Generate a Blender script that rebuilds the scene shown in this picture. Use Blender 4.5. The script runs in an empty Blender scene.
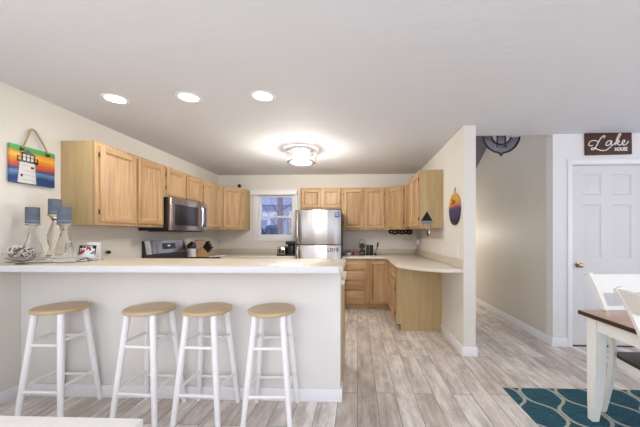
import bpy, bmesh, math, random
from mathutils import Vector, Matrix
random.seed(4)
PI = math.pi
S = bpy.context.scene
COL = S.collection

# ------------------------------------------------------------------ camera
YAW = math.radians(2.0)
cd = bpy.data.cameras.new('camera'); cam = bpy.data.objects.new('camera', cd); COL.objects.link(cam)
cam.location = (0, 0, 1.28); cam.rotation_euler = (PI/2, 0, YAW)
cd.sensor_width = 36; cd.sensor_fit = 'HORIZONTAL'; cd.lens = 300/640*36
cd.shift_x = (320-347)/640; cd.shift_y = (235-213.5)/640
cd.clip_start = 0.05
S.camera = cam

# ------------------------------------------------------------------ world, light, exposure
W = bpy.data.worlds.new('sky'); S.world = W; W.use_nodes = True
bg = W.node_tree.nodes['Background']
bg.inputs[0].default_value = (0.80, 0.85, 1.0, 1); bg.inputs[1].default_value = 1.2
S.view_settings.view_transform = 'Standard'; S.view_settings.look = 'None'
S.view_settings.gamma = 1; S.view_settings.use_curve_mapping = False
S.view_settings.exposure = 0.36

def area(name, loc, rot, sx, sy, power, col):
    l = bpy.data.lights.new(name, 'AREA'); l.shape = 'RECTANGLE'; l.size = sx; l.size_y = sy
    l.energy = power; l.color = col
    o = bpy.data.objects.new(name, l); o.location = loc; o.rotation_euler = rot; COL.objects.link(o); return o
def point(name, loc, power, col, r=0.06):
    l = bpy.data.lights.new(name, 'POINT'); l.energy = power; l.color = col; l.shadow_soft_size = r
    o = bpy.data.objects.new(name, l); o.location = loc; COL.objects.link(o); return o
def spot(name, loc, power, col, ang=150, r=0.07):
    l = bpy.data.lights.new(name, 'SPOT'); l.energy = power; l.color = col; l.shadow_soft_size = r
    l.spot_size = math.radians(ang); l.spot_blend = 0.6
    o = bpy.data.objects.new(name, l); o.location = loc; COL.objects.link(o); return o
# daylight of the glazed rear side of the living room
area('daylight_rear', (0.3, -2.6, 1.35), (PI/2, 0, 0), 6.0, 2.2, 46, (0.95, 0.96, 1.0))
# added upward fill behind the camera, brightening the ceiling
area('ceiling_fill', (0.2, -0.7, 1.5), (PI, 0, 0), 2.4, 1.6, 18, (0.97, 0.98, 1.0))
area('fill_left', (-2.6, -.5, 1.5), (PI/2, 0, -PI/2), 1.8, 1.4, 26, (0.96, 0.97, 1.0))  # added fill from the left, brightening hall wall and chair; no window built
area('daylight_right', (4.3, 0.6, 1.4), (PI/2, 0, PI/2), 3.0, 1.8, 16, (0.9, 0.95, 1.0))

# ------------------------------------------------------------------ materials
def lin(h):
    h = h.lstrip('#'); v = [int(h[i:i+2], 16)/255 for i in (0, 2, 4)]
    return tuple((x/12.92 if x <= .04045 else ((x+.055)/1.055)**2.4) for x in v) + (1,)
class NT:
    def __init__(s, name):
        s.m = bpy.data.materials.new(name); s.m.use_nodes = True; s.t = s.m.node_tree
        s.b = s.t.nodes['Principled BSDF']
    def n(s, typ, **kw):
        x = s.t.nodes.new(typ)
        for k, v in kw.items(): setattr(x, k, v)
        return x
    def l(s, a, b): s.t.links.new(a, b)
    def coords(s, scale=(1,1,1)):
        tc = s.n('ShaderNodeTexCoord'); mp = s.n('ShaderNodeMapping')
        mp.inputs['Scale'].default_value = scale; s.l(tc.outputs['Object'], mp.inputs['Vector']); return mp.outputs['Vector']
    def noise(s, vec, scale, detail=3, rough=.5):
        x = s.n('ShaderNodeTexNoise'); x.inputs['Scale'].default_value = scale
        x.inputs['Detail'].default_value = detail; x.inputs['Roughness'].default_value = rough
        s.l(vec, x.inputs['Vector']); return x.outputs['Fac']
    def ramp(s, fac, stops):
        r = s.n('ShaderNodeValToRGB'); e = r.color_ramp.elements
        while len(e) < len(stops): e.new(0.5)
        for i, (p, c) in enumerate(stops): e[i].position = p; e[i].color = c
        s.l(fac, r.inputs['Fac']); return r.outputs['Color']
    def bump(s, h, strength=.1, dist=.01):
        b = s.n('ShaderNodeBump'); b.inputs['Strength'].default_value = strength; b.inputs['Distance'].default_value = dist
        s.l(h, b.inputs['Height']); s.l(b.outputs['Normal'], s.b.inputs['Normal'])
    def math(s, op, a, b=None, c=None):
        x = s.n('ShaderNodeMath', operation=op)
        for i, v in enumerate((a, b, c)):
            if v is None: continue
            if isinstance(v, (int, float)): x.inputs[i].default_value = v
            else: s.l(v, x.inputs[i])
        return x.outputs[0]
    def mix(s, f, a, b, mode='MIX'):
        x = s.n('ShaderNodeMix', data_type='RGBA', blend_type=mode)
        if isinstance(f, (int, float)): x.inputs[0].default_value = f
        else: s.l(f, x.inputs[0])
        for i, v in ((6, a), (7, b)):
            if isinstance(v, tuple): x.inputs[i].default_value = v
            else: s.l(v, x.inputs[i])
        return x.outputs[2]
def plain(name, col, rough=.5, metal=0, spec=.5, var=.04, scale=18, bump=0.0):
    t = NT(name); c = lin(col); d = tuple(x*(1-var) for x in c[:3])+(1,)
    f = t.noise(t.coords(), scale)
    t.l(t.ramp(f, [(.3, d), (.7, c)]), t.b.inputs['Base Color'])
    t.b.inputs['Roughness'].default_value = rough; t.b.inputs['Metallic'].default_value = metal
    t.b.inputs['Specular IOR Level'].default_value = spec
    if bump: t.bump(f, bump, .004)
    return t.m
def wood(name, light, dark, vert=True, rough=.42, strength=1.0, fine=34):
    t = NT(name)
    sc = (fine, fine, 1.6) if vert else (2.0, 2.0, fine)
    v = t.coords(sc); n1 = t.noise(v, 1.0, 5, .6)
    v2 = t.coords((3.2, 3.2, .5) if vert else (.6, .6, 3.2)); n2 = t.noise(v2, 1.0, 2)
    f = t.math('ADD', t.math('MULTIPLY', n1, .6), t.math('MULTIPLY', n2, .4))
    t.l(t.ramp(f, [(.34, lin(dark)), (.62, lin(light))]), t.b.inputs['Base Color'])
    t.b.inputs['Roughness'].default_value = rough
    t.b.inputs['Specular IOR Level'].default_value = .35
    t.bump(n1, .05, .002)
    return t.m
def emit(name, col, strength):
    t = NT(name); t.b.inputs['Emission Color'].default_value = lin(col); t.b.inputs['Emission Strength'].default_value = strength
    t.b.inputs['Base Color'].default_value = lin(col); return t.m
def glass(name, col='#ffffff', rough=0.0, ior=1.45):
    t = NT(name); t.b.inputs['Base Color'].default_value = lin(col)
    t.b.inputs['Transmission Weight'].default_value = 1; t.b.inputs['Roughness'].default_value = rough
    t.b.inputs['IOR'].default_value = ior; return t.m

M = {}
M['wall'] = plain('wall_paint', '#dfdad0', .75, spec=.25, var=.02, scale=3)
M['entrywall'] = plain('entry_wall_lit', '#e2e0df', .7, spec=.25, var=.015, scale=3)  # wall colour whitened for the light falling on this camera-facing wall
M['barwall'] = plain('bar_wall_paint', '#e2dfda', .75, spec=.25, var=.02, scale=3)
M['hallwall'] = plain('hall_wall_paint', '#d3ccc0', .5, spec=.3, var=.02, scale=3)
M['trim'] = plain('trim_paint', '#e9e8ea', .4, var=.01)
M['doorwhite'] = plain('door_paint', '#d6d3d1', .42, var=.01)
M['white'] = plain('white_paint', '#eeecec', .38, var=.02)
M['cream'] = plain('cream_white_paint', '#efeee8', .38, var=.02)
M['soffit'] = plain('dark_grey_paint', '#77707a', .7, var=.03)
M['maple'] = wood('maple_vertical', '#cfad83', '#997249', True)
M['maple_h'] = wood('maple_horizontal', '#cfad83', '#997249', False)
M['veneer'] = wood('veneer_panel', '#c4ac80', '#b19769', True, fine=20)
M['seatwood'] = wood('stool_seat_wood', '#d2bc9a', '#ae9169', False, .35, fine=10)
M['tablewood'] = wood('table_top_wood', '#c9a288', '#ad8870', False, .22, fine=24)
M['tableedge'] = wood('table_edge_wood', '#452a1b', '#301b10', False, .35)
M['knifewood'] = wood('knife_block_wood', '#d2a773', '#b98a55', True, .5)
M['signwood'] = wood('sign_wood', '#573628', '#3c261b', False, .6, fine=20)
M['splash'] = plain('beige_backsplash_laminate', '#cbc0b0', .4, var=.03, scale=160)
M['counter'] = plain('cream_laminate', '#e0d8ca', .35, var=.03, scale=160)
M['bartop'] = plain('tan_cream_laminate', '#d8ccb8', .35, var=.03, scale=160)
M['counteredge'] = plain('white_laminate_edge', '#d8d8da', .4, var=.02)
M['black'] = plain('black_plastic', '#17161a', .35, var=.1)
M['iron'] = plain('black_iron', '#1a1719', .55, metal=.4, var=.15)
M['darkgrey'] = plain('charcoal', '#2c2b30', .45)
M['keypad'] = plain('reflection_tint_keypad', '#27375c', .2)  # black keypad coloured blue in place of its bluish reflection
M['chrome'] = plain('chrome', '#d8d8da', .16, metal=1, var=.02)
M['nickel'] = plain('satin_nickel', '#b9a98c', .22, metal=1)
M['hinge'] = plain('bronze_hinge', '#5a4a38', .4, metal=.8)
M['plate'] = plain('outlet_plastic', '#efece6', .4, var=.01)
M['anchor'] = plain('anchor_metal', '#7b7682', .45, metal=.35, var=.3, scale=14)
M['anchorrim'] = plain('anchor_rim', '#2a2329', .5, metal=.3)
M['rope'] = plain('jute_rope', '#b59c74', .9, var=.3, scale=120)
M['candle'] = plain('blue_wax', '#606b7a', .55, var=.25, scale=26)
M['candleband'] = plain('blue_wax_band', '#757f8f', .55, var=.2, scale=90)
M['clear'] = glass('clear_glass', '#ffffff', 0, 1.16)
M['windowglass'] = glass('window_glass', '#ffffff', 0, 1.45)
def thin_glass(name, fac, frost=0):
    t = NT(name); tr = t.n('ShaderNodeBsdfTransparent'); gl = t.n('ShaderNodeBsdfGlossy'); gl.inputs['Roughness'].default_value = .08
    mx = t.n('ShaderNodeMixShader'); mx.inputs[0].default_value = fac; t.l(tr.outputs[0], mx.inputs[1])
    src = gl.outputs[0]
    if frost:
        tl = t.n('ShaderNodeBsdfTranslucent'); m2 = t.n('ShaderNodeMixShader'); m2.inputs[0].default_value = frost
        t.l(gl.outputs[0], m2.inputs[1]); t.l(tl.outputs[0], m2.inputs[2]); src = m2.outputs[0]
    t.l(src, mx.inputs[2]); t.l(mx.outputs[0], t.t.nodes['Material Output'].inputs['Surface']); return t.m
M['crystal'] = thin_glass('crystal_glass', .2, .12)
M['frost'] = thin_glass('frosted_lamp_glass', .6, .8)
M['twig'] = plain('white_twig', '#d6cdc2', .8, var=.25, scale=40)
M['gaptwig'] = plain('twig_gap_shade', '#53463f', .8, var=.2, scale=40)  # dark rings standing in for the shaded gaps between the white twigs
M['tray'] = plain('pewter_tray', '#6c675e', .35, metal=.5)
M['red'] = plain('red_enamel', '#c03a3c', .4)
M['pink'] = plain('pink_ceramic', '#b86a6e', .35)
M['green'] = plain('green_print', '#3f7a54', .5)
M['navy'] = plain('blue_print', '#2f4f8e', .4)
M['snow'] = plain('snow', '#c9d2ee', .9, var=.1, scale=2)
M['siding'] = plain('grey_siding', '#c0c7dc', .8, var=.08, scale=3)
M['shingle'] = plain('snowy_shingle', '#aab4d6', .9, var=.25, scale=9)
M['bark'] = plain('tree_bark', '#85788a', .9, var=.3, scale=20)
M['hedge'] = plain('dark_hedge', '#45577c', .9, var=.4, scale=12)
M['bulb'] = emit('lamp_glow', '#fff6ea', 3)
M['downlight'] = emit('downlight_glow', '#fff8f0', 16)

ANISO = 0.0
def steel(name, col, rough=.28):
    t = NT(name); v = t.coords((60, 60, .6)); f = t.noise(v, 1, 3)
    c = lin(col); t.l(t.ramp(f, [(.3, tuple(x*.9 for x in c[:3])+(1,)), (.7, c)]), t.b.inputs['Base Color'])
    t.b.inputs['Metallic'].default_value = 1; t.b.inputs['Roughness'].default_value = rough
    tg = t.n('ShaderNodeCombineXYZ'); tg.inputs[2].default_value = 1; t.l(tg.outputs[0], t.b.inputs['Tangent'])
    t.bump(t.noise(t.coords((7, 7, .12)), 1, 2), .35, .02); t.b.inputs['Anisotropic'].default_value = .9; t.b.inputs['Anisotropic Rotation'].default_value = ANISO
    return t.m
M['steel'] = steel('brushed_stainless', '#c4c2c2', .3)
M['steeldark'] = steel('dark_stainless', '#aaa5a8', .3)

def ceiling_mat():
    t = NT('textured_ceiling'); v = t.coords((1, 1, 1))
    n = t.noise(t.coords((1.2, 3.0, 1)), 1.6, 4, .55)
    t.b.inputs['Base Color'].default_value = lin('#dcdcde')
    t.b.inputs['Roughness'].default_value = .8; t.b.inputs['Specular IOR Level'].default_value = .2
    t.bump(n, .25, .03); return t.m
M['ceiling'] = ceiling_mat()

def floor_mat():
    t = NT('grey_plank_floor')
    tc = t.n('ShaderNodeTexCoord'); sp = t.n('ShaderNodeSeparateXYZ'); t.l(tc.outputs['Object'], sp.inputs[0])
    cb = t.n('ShaderNodeCombineXYZ'); t.l(sp.outputs[1], cb.inputs[0]); t.l(sp.outputs[0], cb.inputs[1])
    br = t.n('ShaderNodeTexBrick'); t.l(cb.outputs[0], br.inputs['Vector'])
    br.inputs['Scale'].default_value = 1; br.inputs['Brick Width'].default_value = 1.22; br.inputs['Row Height'].default_value = .152
    br.inputs['Mortar Size'].default_value = .0022; br.inputs['Mortar Smooth'].default_value = .3
    br.offset = .37; br.offset_frequency = 2
    br.inputs['Color1'].default_value = (0, 0, 0, 1); br.inputs['Color2'].default_value = (1, 1, 1, 1); br.inputs['Mortar'].default_value = (.5, .5, .5, 1)
    # shift grain per plank
    off = t.math('MULTIPLY', br.outputs['Color'], 37.0)
    c2 = t.n('ShaderNodeCombineXYZ')
    t.l(t.math('MULTIPLY', sp.outputs[0], 26.0), c2.inputs[0]); t.l(t.math('ADD', t.math('MULTIPLY', sp.outputs[1], 2.2), off), c2.inputs[1]); t.l(off, c2.inputs[2])
    n1 = t.noise(c2.outputs[0], 1, 6, .65)
    c3 = t.n('ShaderNodeCombineXYZ')
    t.l(t.math('MULTIPLY', sp.outputs[0], 7.0), c3.inputs[0]); t.l(t.math('ADD', t.math('MULTIPLY', sp.outputs[1], 2.6), off), c3.inputs[1]); t.l(off, c3.inputs[2])
    n2 = t.noise(c3.outputs[0], 1.2, 4, .7)
    base = t.ramp(br.outputs['Color'], [(0, lin('#d6cabf')), (.5, lin('#e9dfd6')), (1, lin('#f6efe8'))])
    g = t.ramp(n1, [(.3, lin('#968f89')), (.58, lin('#ffffff'))])
    w = t.ramp(n2, [(.36, lin('#8f8881')), (.58, lin('#ffffff'))])
    a = t.mix(.48, base, g, 'MULTIPLY'); b = t.mix(.45, a, w, 'MULTIPLY')
    fin = t.mix(br.outputs['Fac'], b, lin('#6d635c'))
    t.l(fin, t.b.inputs['Base Color']); t.b.inputs['Roughness'].default_value = .42
    t.b.inputs['Specular IOR Level'].default_value = .4
    h = t.math('SUBTRACT', t.math('MULTIPLY', n1, .3), br.outputs['Fac']); t.bump(h, .12, .003)
    return t.m
M['floor'] = floor_mat()

def rug_mat(P=.29, Q=.53, ox=-.022, oy=.113):
    t = NT('teal_trellis_weave')
    tc = t.n('ShaderNodeTexCoord'); sp = t.n('ShaderNodeSeparateXYZ'); t.l(tc.outputs['Object'], sp.inputs[0])
    u = t.math('DIVIDE', t.math('ADD', sp.outputs[0], ox), P); v = t.math('DIVIDE', t.math('ADD', sp.outputs[1], oy), Q)
    c = t.math('MULTIPLY', t.math('COSINE', t.math('MULTIPLY', v, 2*PI)), .24)
    c3 = t.math('MULTIPLY', t.math('COSINE', t.math('MULTIPLY', v, 6*PI)), -.034)
    c = t.math('ADD', c, c3)
    m = t.math('FLOORED_MODULO', u, 1.0)
    d = []
    for k, s in ((0, 1), (.5, -1), (1, 1), (-.5, -1)):
        x = t.math('SUBTRACT', m, k); x = t.math('SUBTRACT', x, t.math('MULTIPLY', c, s)); d.append(t.math('ABSOLUTE', x))
    dm = t.math('MINIMUM', t.math('MINIMUM', d[0], d[1]), t.math('MINIMUM', d[2], d[3]))
    sl = t.math('SQRT', t.math('ADD', 1.0, t.math('POWER', t.math('MULTIPLY', t.math('SINE', t.math('MULTIPLY', v, 2*PI)), 1.15), 2.0)))
    dm = t.math('DIVIDE', dm, sl)
    line = t.math('LESS_THAN', dm, .034)
    n = t.noise(t.coords((1, 1, 1)), 90, 4, .7); n2 = t.noise(t.coords((9, 120, 1)), 1, 3)
    f = t.math('ADD', t.math('MULTIPLY', n, .5), t.math('MULTIPLY', n2, .5))
    teal = t.ramp(f, [(.36, lin('#1e404d')), (.64, lin('#466f7e'))])
    bei = t.ramp(f, [(.35, lin('#9aa096')), (.65, lin('#bfc0b4'))])
    t.l(t.mix(line, teal, bei), t.b.inputs['Base Color']); t.b.inputs['Roughness'].default_value = .95
    t.b.inputs['Specular IOR Level'].default_value = .1
    t.bump(f, .3, .004); return t.m
M['rug'] = rug_mat()

def sky_paint():   # painted sunset bands of the plank sign, along local z
    t = NT('painted_sunset_bands'); tc = t.n('ShaderNodeTexCoord'); sp = t.n('ShaderNodeSeparateXYZ'); t.l(tc.outputs['Object'], sp.inputs[0])
    n = t.noise(t.coords((1, 7, 26)), 1, 3)
    z = t.math('ADD', sp.outputs[2], t.math('MULTIPLY', t.math('SUBTRACT', n, .5), .07))
    z = t.math('DIVIDE', z, .30)
    t.l(t.ramp(z, [(0, lin('#2f4f86')), (.16, lin('#20406f')), (.30, lin('#6489b4')), (.37, lin('#27437c')), (.44, lin('#8c4a4e')), (.50, lin('#c4502e')), (.64, lin('#d98a30')), (.74, lin('#e2b94a')), (.84, lin('#d68d34')), (.88, lin('#479c4e')), (1, lin('#58b564'))]), t.b.inputs['Base Color'])
    t.b.inputs['Roughness'].default_value = .6; return t.m
M['sunset'] = sky_paint()
def plaque_paint():
    t = NT('painted_round_plaque'); tc = t.n('ShaderNodeTexCoord'); sp = t.n('ShaderNodeSeparateXYZ'); t.l(tc.outputs['Object'], sp.inputs[0])
    n = t.noise(t.coords(), 14, 2)
    z = t.math('ADD', sp.outputs[2], t.math('MULTIPLY', t.math('SUBTRACT', n, .5), .04)); z = t.math('ADD', t.math('DIVIDE', z, .37), .5)
    r = t.n('ShaderNodeValToRGB'); r.color_ramp.interpolation = 'LINEAR'; e = r.color_ramp.elements
    st = [(0, '#1d1720'), (.19, '#1d1720'), (.22, '#362d58'), (.52, '#463b6f'), (.56, '#a84a52'), (.61, '#c97c2e'), (.8, '#d89d3c'), (1, '#d09234')]
    while len(e) < len(st): e.new(.5)
    for i, (p, c) in enumerate(st): e[i].position = p; e[i].color = lin(c)
    t.l(z, r.inputs['Fac']); t.l(r.outputs['Color'], t.b.inputs['Base Color']); t.b.inputs['Roughness'].default_value = .5
    return t.m
M['plaque'] = plaque_paint()


# ------------------------------------------------------------------ mesh helpers
class MB:
    def __init__(s): s.bm = bmesh.new()
    def _add(s, t, mi=0, mat=None):
        if mat is not None: bmesh.ops.transform(t, matrix=mat, verts=t.verts)
        bmesh.ops.recalc_face_normals(t, faces=t.faces[:])
        mp = {v: s.bm.verts.new(v.co) for v in t.verts}
        for f in t.faces:
            try: nf = s.bm.faces.new([mp[v] for v in f.verts]); nf.material_index = mi if mi is not None else f.material_index
            except ValueError: pass
        t.free(); return s
    def box(s, x0, x1, y0, y1, z0, z1, bev=0, mi=0, mat=None, seg=2):
        t = bmesh.new(); bmesh.ops.create_cube(t, size=1)
        for v in t.verts:
            v.co = Vector(((x0+x1)/2+v.co.x*(x1-x0), (y0+y1)/2+v.co.y*(y1-y0), (z0+z1)/2+v.co.z*(z1-z0)))
        if bev: bmesh.ops.bevel(t, geom=t.edges[:], offset=bev, segments=seg, affect='EDGES', profile=.5)
        return s._add(t, mi, mat)
    def prism(s, poly, a, b, axis='z', bev=0, mi=0, mat=None, seg=2):
        t = bmesh.new()
        def P(p, h): return {'z': (p[0], p[1], h), 'x': (h, p[0], p[1]), 'y': (p[0], h, p[1])}[axis]
        lo = [t.verts.new(P(p, a)) for p in poly]; hi = [t.verts.new(P(p, b)) for p in poly]
        n = len(poly); t.faces.new(lo); t.faces.new(hi[::-1])
        for i in range(n): t.faces.new([lo[i], lo[(i+1) % n], hi[(i+1) % n], hi[i]])
        bmesh.ops.recalc_face_normals(t, faces=t.faces[:])
        if bev:
            es = [e for e in t.edges if any(len(f.verts) == n for f in e.link_faces)] if n > 4 else t.edges[:]
            bmesh.ops.bevel(t, geom=es, offset=bev, segments=seg, affect='EDGES', profile=.5)
        return s._add(t, mi, mat)
    def tube(s, pts, r, n=8, mi=0, mat=None, closed=False, flat=None):
        """pts: points; r: radius or list; flat=(a,b): elliptical section scale"""
        t = bmesh.new(); pts = [Vector(p) for p in pts]; m = len(pts)
        rs = r if isinstance(r, (list, tuple)) else [r]*m
        rings = []; up = None
        for i, p in enumerate(pts):
            if closed: d = pts[(i+1) % m]-pts[i-1]
            else: d = pts[min(i+1, m-1)]-pts[max(i-1, 0)]
            d.normalize()
            if up is None: up = Vector((0, 0, 1)) if abs(d.z) < .9 else Vector((0, 1, 0))
            a = d.cross(up)
            if a.length < 1e-5: a = d.cross(Vector((1, 0, 0)))
            a.normalize(); b = a.cross(d); b.normalize(); up = b
            fa, fb = flat if flat else (1, 1)
            off = PI/n if n == 4 else 0
            rings.append([t.verts.new(p+(a*math.cos(2*PI*k/n+off)*fa+b*math.sin(2*PI*k/n+off)*fb)*rs[i]) for k in range(n)])
        for i in range(m if closed else m-1):
            A, B = rings[i], rings[(i+1) % m]
            for k in range(n): t.faces.new([A[k], A[(k+1) % n], B[(k+1) % n], B[k]])
        if not closed: t.faces.new(rings[0][::-1]); t.faces.new(rings[-1])
        return s._add(t, mi, mat)
    def lathe(s, prof, c=(0, 0, 0), n=24, mi=0, mat=None):
        t = bmesh.new(); rings = []
        for r, z in prof:
            if r < 1e-5: rings.append([t.verts.new((c[0], c[1], c[2]+z))])
            else: rings.append([t.verts.new((c[0]+r*math.cos(2*PI*k/n), c[1]+r*math.sin(2*PI*k/n), c[2]+z)) for k in range(n)])
        for A, B in zip(rings, rings[1:]):
            if len(A) == 1 and len(B) == 1: continue
            for k in range(n):
                q = [A[k % len(A)], A[(k+1) % len(A)], B[(k+1) % len(B)], B[k % len(B)]]
                u = []
                for v in q:
                    if v not in u: u.append(v)
                if len(u) > 2: t.faces.new(u)
        return s._add(t, mi, mat)
    def ball(s, c, r, sc=(1, 1, 1), mi=0, sub=2):
        t = bmesh.new(); bmesh.ops.create_icosphere(t, subdivisions=sub, radius=r)
        for v in t.verts: v.co = Vector((c[0]+v.co.x*sc[0], c[1]+v.co.y*sc[1], c[2]+v.co.z*sc[2]))
        return s._add(t, mi)
    def door(s, o, u, n, w, h, t=.02, fr=.052, rail=None):
        """recessed-panel cabinet door or drawer front, slots 0 vertical 1 horizontal grain"""
        u = Vector(u); n = Vector(n); z = Vector((0, 0, 1))
        mat = Matrix(((u.x, n.x, 0, o[0]), (u.y, n.y, 0, o[1]), (0, 0, 1, o[2]), (0, 0, 0, 1)))
        rl = rail or fr
        s.box(0, fr, 0, t, 0, h, .003, 0, mat, 1); s.box(w-fr, w, 0, t, 0, h, .003, 0, mat, 1)
        s.box(fr, w-fr, 0, t, 0, rl, .003, 1, mat, 1); s.box(fr, w-fr, 0, t, h-rl, h, .003, 1, mat, 1)
        a = bmesh.new(); i = .014; d0, d1 = t-.001, t-.014
        A = [(fr, rl), (w-fr, rl), (w-fr, h-rl), (fr, h-rl)]; B = [(fr+i, rl+i), (w-fr-i, rl+i), (w-fr-i, h-rl-i), (fr+i, h-rl-i)]
        va = [a.verts.new((x, d0, y)) for x, y in A]; vb = [a.verts.new((x, d1, y)) for x, y in B]
        for k in range(4): a.faces.new([va[k], va[(k+1) % 4], vb[(k+1) % 4], vb[k]])
        a.faces.new(vb); bk = [a.verts.new((x, .001, y)) for x, y in A]
        a.faces.new(bk[::-1])
        for k in range(4): a.faces.new([bk[k], bk[(k+1) % 4], va[(k+1) % 4], va[k]])
        s._add(a, 0, mat); return s
    def build(s, name, mats, parent=None, smooth=35):
        me = bpy.data.meshes.new(name); s.bm.to_mesh(me); s.bm.free()
        for m in (mats if isinstance(mats, (list, tuple)) else [mats]): me.materials.append(m)
        if smooth:
            me.polygons.foreach_set('use_smooth', [True]*len(me.polygons)); me.set_sharp_from_angle(angle=math.radians(smooth))
        o = bpy.data.objects.new(name, me); COL.objects.link(o)
        if parent is not None: o.parent = parent
        return o
def tag(o, label, cat, group=None):
    o['label'] = label; o['category'] = cat
    if group: o['group'] = group
    return o
def thing(name, label, cat, loc=(0, 0, 0), rz=0, group=None):
    o = bpy.data.objects.new(name, None); COL.objects.link(o); o.location = loc; o.rotation_euler = (0, 0, rz)
    o.empty_display_size = .05
    return tag(o, label, cat, group)
def wpart(name, mb, mats, parent):           # geometry given in world coordinates
    p = parent
    off = Vector((0, 0, 0))
    while p is not None: off += p.location; p = p.parent
    bmesh.ops.translate(mb.bm, verts=mb.bm.verts[:], vec=-off)
    return mb.build(name, mats, parent)
def single(name, mb, mats, label, cat, loc=(0, 0, 0), group=None):   # one-mesh thing, geometry in world coordinates
    bmesh.ops.translate(mb.bm, verts=mb.bm.verts[:], vec=-Vector(loc))
    o = mb.build(name, mats); o.location = loc; return tag(o, label, cat, group)
def struct(name, mb, mats, parent=None):
    o = mb.build(name, mats, parent)
    if parent is None: o['kind'] = 'structure'
    return o
def dup(o, loc, rz, label, parts=None):
    r = o.copy(); COL.objects.link(r); r.location = loc; r.rotation_euler = (0, 0, rz); r['label'] = label
    for ch in list(o.children):
        c = ch.copy(); COL.objects.link(c); c.parent = r
        for g in list(ch.children):
            d = g.copy(); COL.objects.link(d); d.parent = c
    return r
def catmull(pts, n=8, closed=False):
    P = [Vector(p) for p in pts]; out = []; m = len(P)
    for i in range(m if closed else m-1):
        p0 = P[i-1] if (i > 0 or closed) else P[0]*2-P[1]
        p1 = P[i]; p2 = P[(i+1) % m]
        p3 = P[(i+2) % m] if (closed or i+2 < m) else P[-1]*2-P[-2]
        for k in range(n):
            t = k/n
            out.append(.5*((2*p1)+(p2-p0)*t+(2*p0-5*p1+4*p2-p3)*t*t+(3*p1-p0-3*p2+p3)*t**3))
    if not closed: out.append(P[-1])
    return out
def text_mesh(name, txt, size, depth, mat, parent, matrix, shear=0, sx=1.0, align='CENTER', bold=0):
    cu = bpy.data.curves.new(name, 'FONT'); cu.body = txt; cu.size = size; cu.extrude = depth; cu.align_x = align; cu.align_y = 'CENTER'; cu.shear = shear; cu.offset = bold
    o = bpy.data.objects.new(name+'_source', cu); COL.objects.link(o)
    dg = bpy.context.evaluated_depsgraph_get(); me = bpy.data.meshes.new_from_object(o.evaluated_get(dg))
    bpy.data.objects.remove(o)
    me.transform(matrix @ Matrix.Diagonal((sx, 1, 1, 1))); me.name = name
    me.materials.clear(); me.materials.append(mat)
    r = bpy.data.objects.new(name, me); COL.objects.link(r); r.parent = parent; return r
FRONT = Matrix(((1, 0, 0, 0), (0, 0, -1, 0), (0, 1, 0, 0), (0, 0, 0, 1)))   # text in XY -> facing -Y

# ------------------------------------------------------------------ dimensions
XL, YB, XR, XR2, ZC = -2.69, 5.74, 1.12, 1.252, 2.44
YP = 3.215            # front end of the right partition
XH = 2.245             # hall wall
YD = 3.53             # door wall

# ------------------------------------------------------------------ setting
struct('floor', MB().box(-2.85, 5.2, -2.0, 8.2, -.06, 0), M['floor'])
struct('ceiling', MB().prism([(-2.85, -2.0), (5.2, -2.0), (5.2, 3.56), (XR2, 3.56), (XR2, 5.9), (-2.85, 5.9)], ZC, ZC+.12), M['ceiling'])
struct('wall_left', MB().box(XL-.14, XL, -2.0, 5.9, 0, ZC), M['wall'])
wx0, wx1, wz0, wz1 = -1.935, -1.225, 1.235, 2.07
wb = MB(); wb.box(XL, wx0, YB, YB+.14, 0, ZC); wb.box(wx1, XR, YB, YB+.14, 0, ZC); wb.box(wx0, wx1, YB, YB+.14, 0, wz0); wb.box(wx0, wx1, YB, YB+.14, wz1, ZC)
struct('wall_back', wb, M['wall'])
struct('wall_right', MB().box(XR, XR2, YP, 8.2, 0, ZC, .006), M['wall'])
struct('wall_bar', MB().box(XL, -.132, 2.305, 2.42, 0, 1.02, .004), M['barwall'])
dx0, dx1, dz = 2.465, 3.275, 2.085
wd = MB(); wd.box(XH, dx0, YD, YD+.12, 0, ZC); wd.box(dx1, 5.2, YD, YD+.12, 0, ZC); wd.box(dx0, dx1, YD, YD+.12, dz, ZC)
struct('wall_door', wd, M['entrywall'])
struct('wall_hall', MB().box(XH, XH+.12, YD+.12, 8.2, 0, 4.0), M['hallwall'])
struct('wall_stair', MB().box(XR2, XH, 3.56, 3.68, ZC+.12, 4.0), M['wall'])
struct('wall_end', MB().box(XR2, XH, 8.1, 8.2, 0, 4.0), M['hallwall'])
# sloping underside of the upper flight
def rake(y): return 2.573-(y-5.70)*.528
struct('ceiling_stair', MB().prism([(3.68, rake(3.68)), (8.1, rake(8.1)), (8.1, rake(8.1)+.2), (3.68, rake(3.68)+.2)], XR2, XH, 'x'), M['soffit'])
BH, BT = .10, .014
def bb(name, x0, x1, y0, y1): struct(name, MB().box(x0, x1, y0, y1, 0, BH, .003), M['trim'])
bb('baseboard_bar', XL+.0145, -.118, 2.305-BT, 2.305)
struct('baseboard_end', MB().box(-.132, -.118, 2.3055, 2.42, 0, BH, .003), M['trim'])
bb('baseboard_left', XL, XL+BT, -2.0, 2.29)
struct('baseboard_right', MB().box(XR-BT, XR, YP, 4.0285, 0, BH, .003).box(XR-BT, XR2+BT, YP-BT, YP, 0, BH, .003).box(XR2, XR2+BT, YP, 8.1, 0, BH, .003), M['trim'])
bb('baseboard_hall', XH-BT, XH, YD-BT, 8.1)
bb('baseboard_door', XH, dx0-.061, YD-BT, YD)

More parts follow.
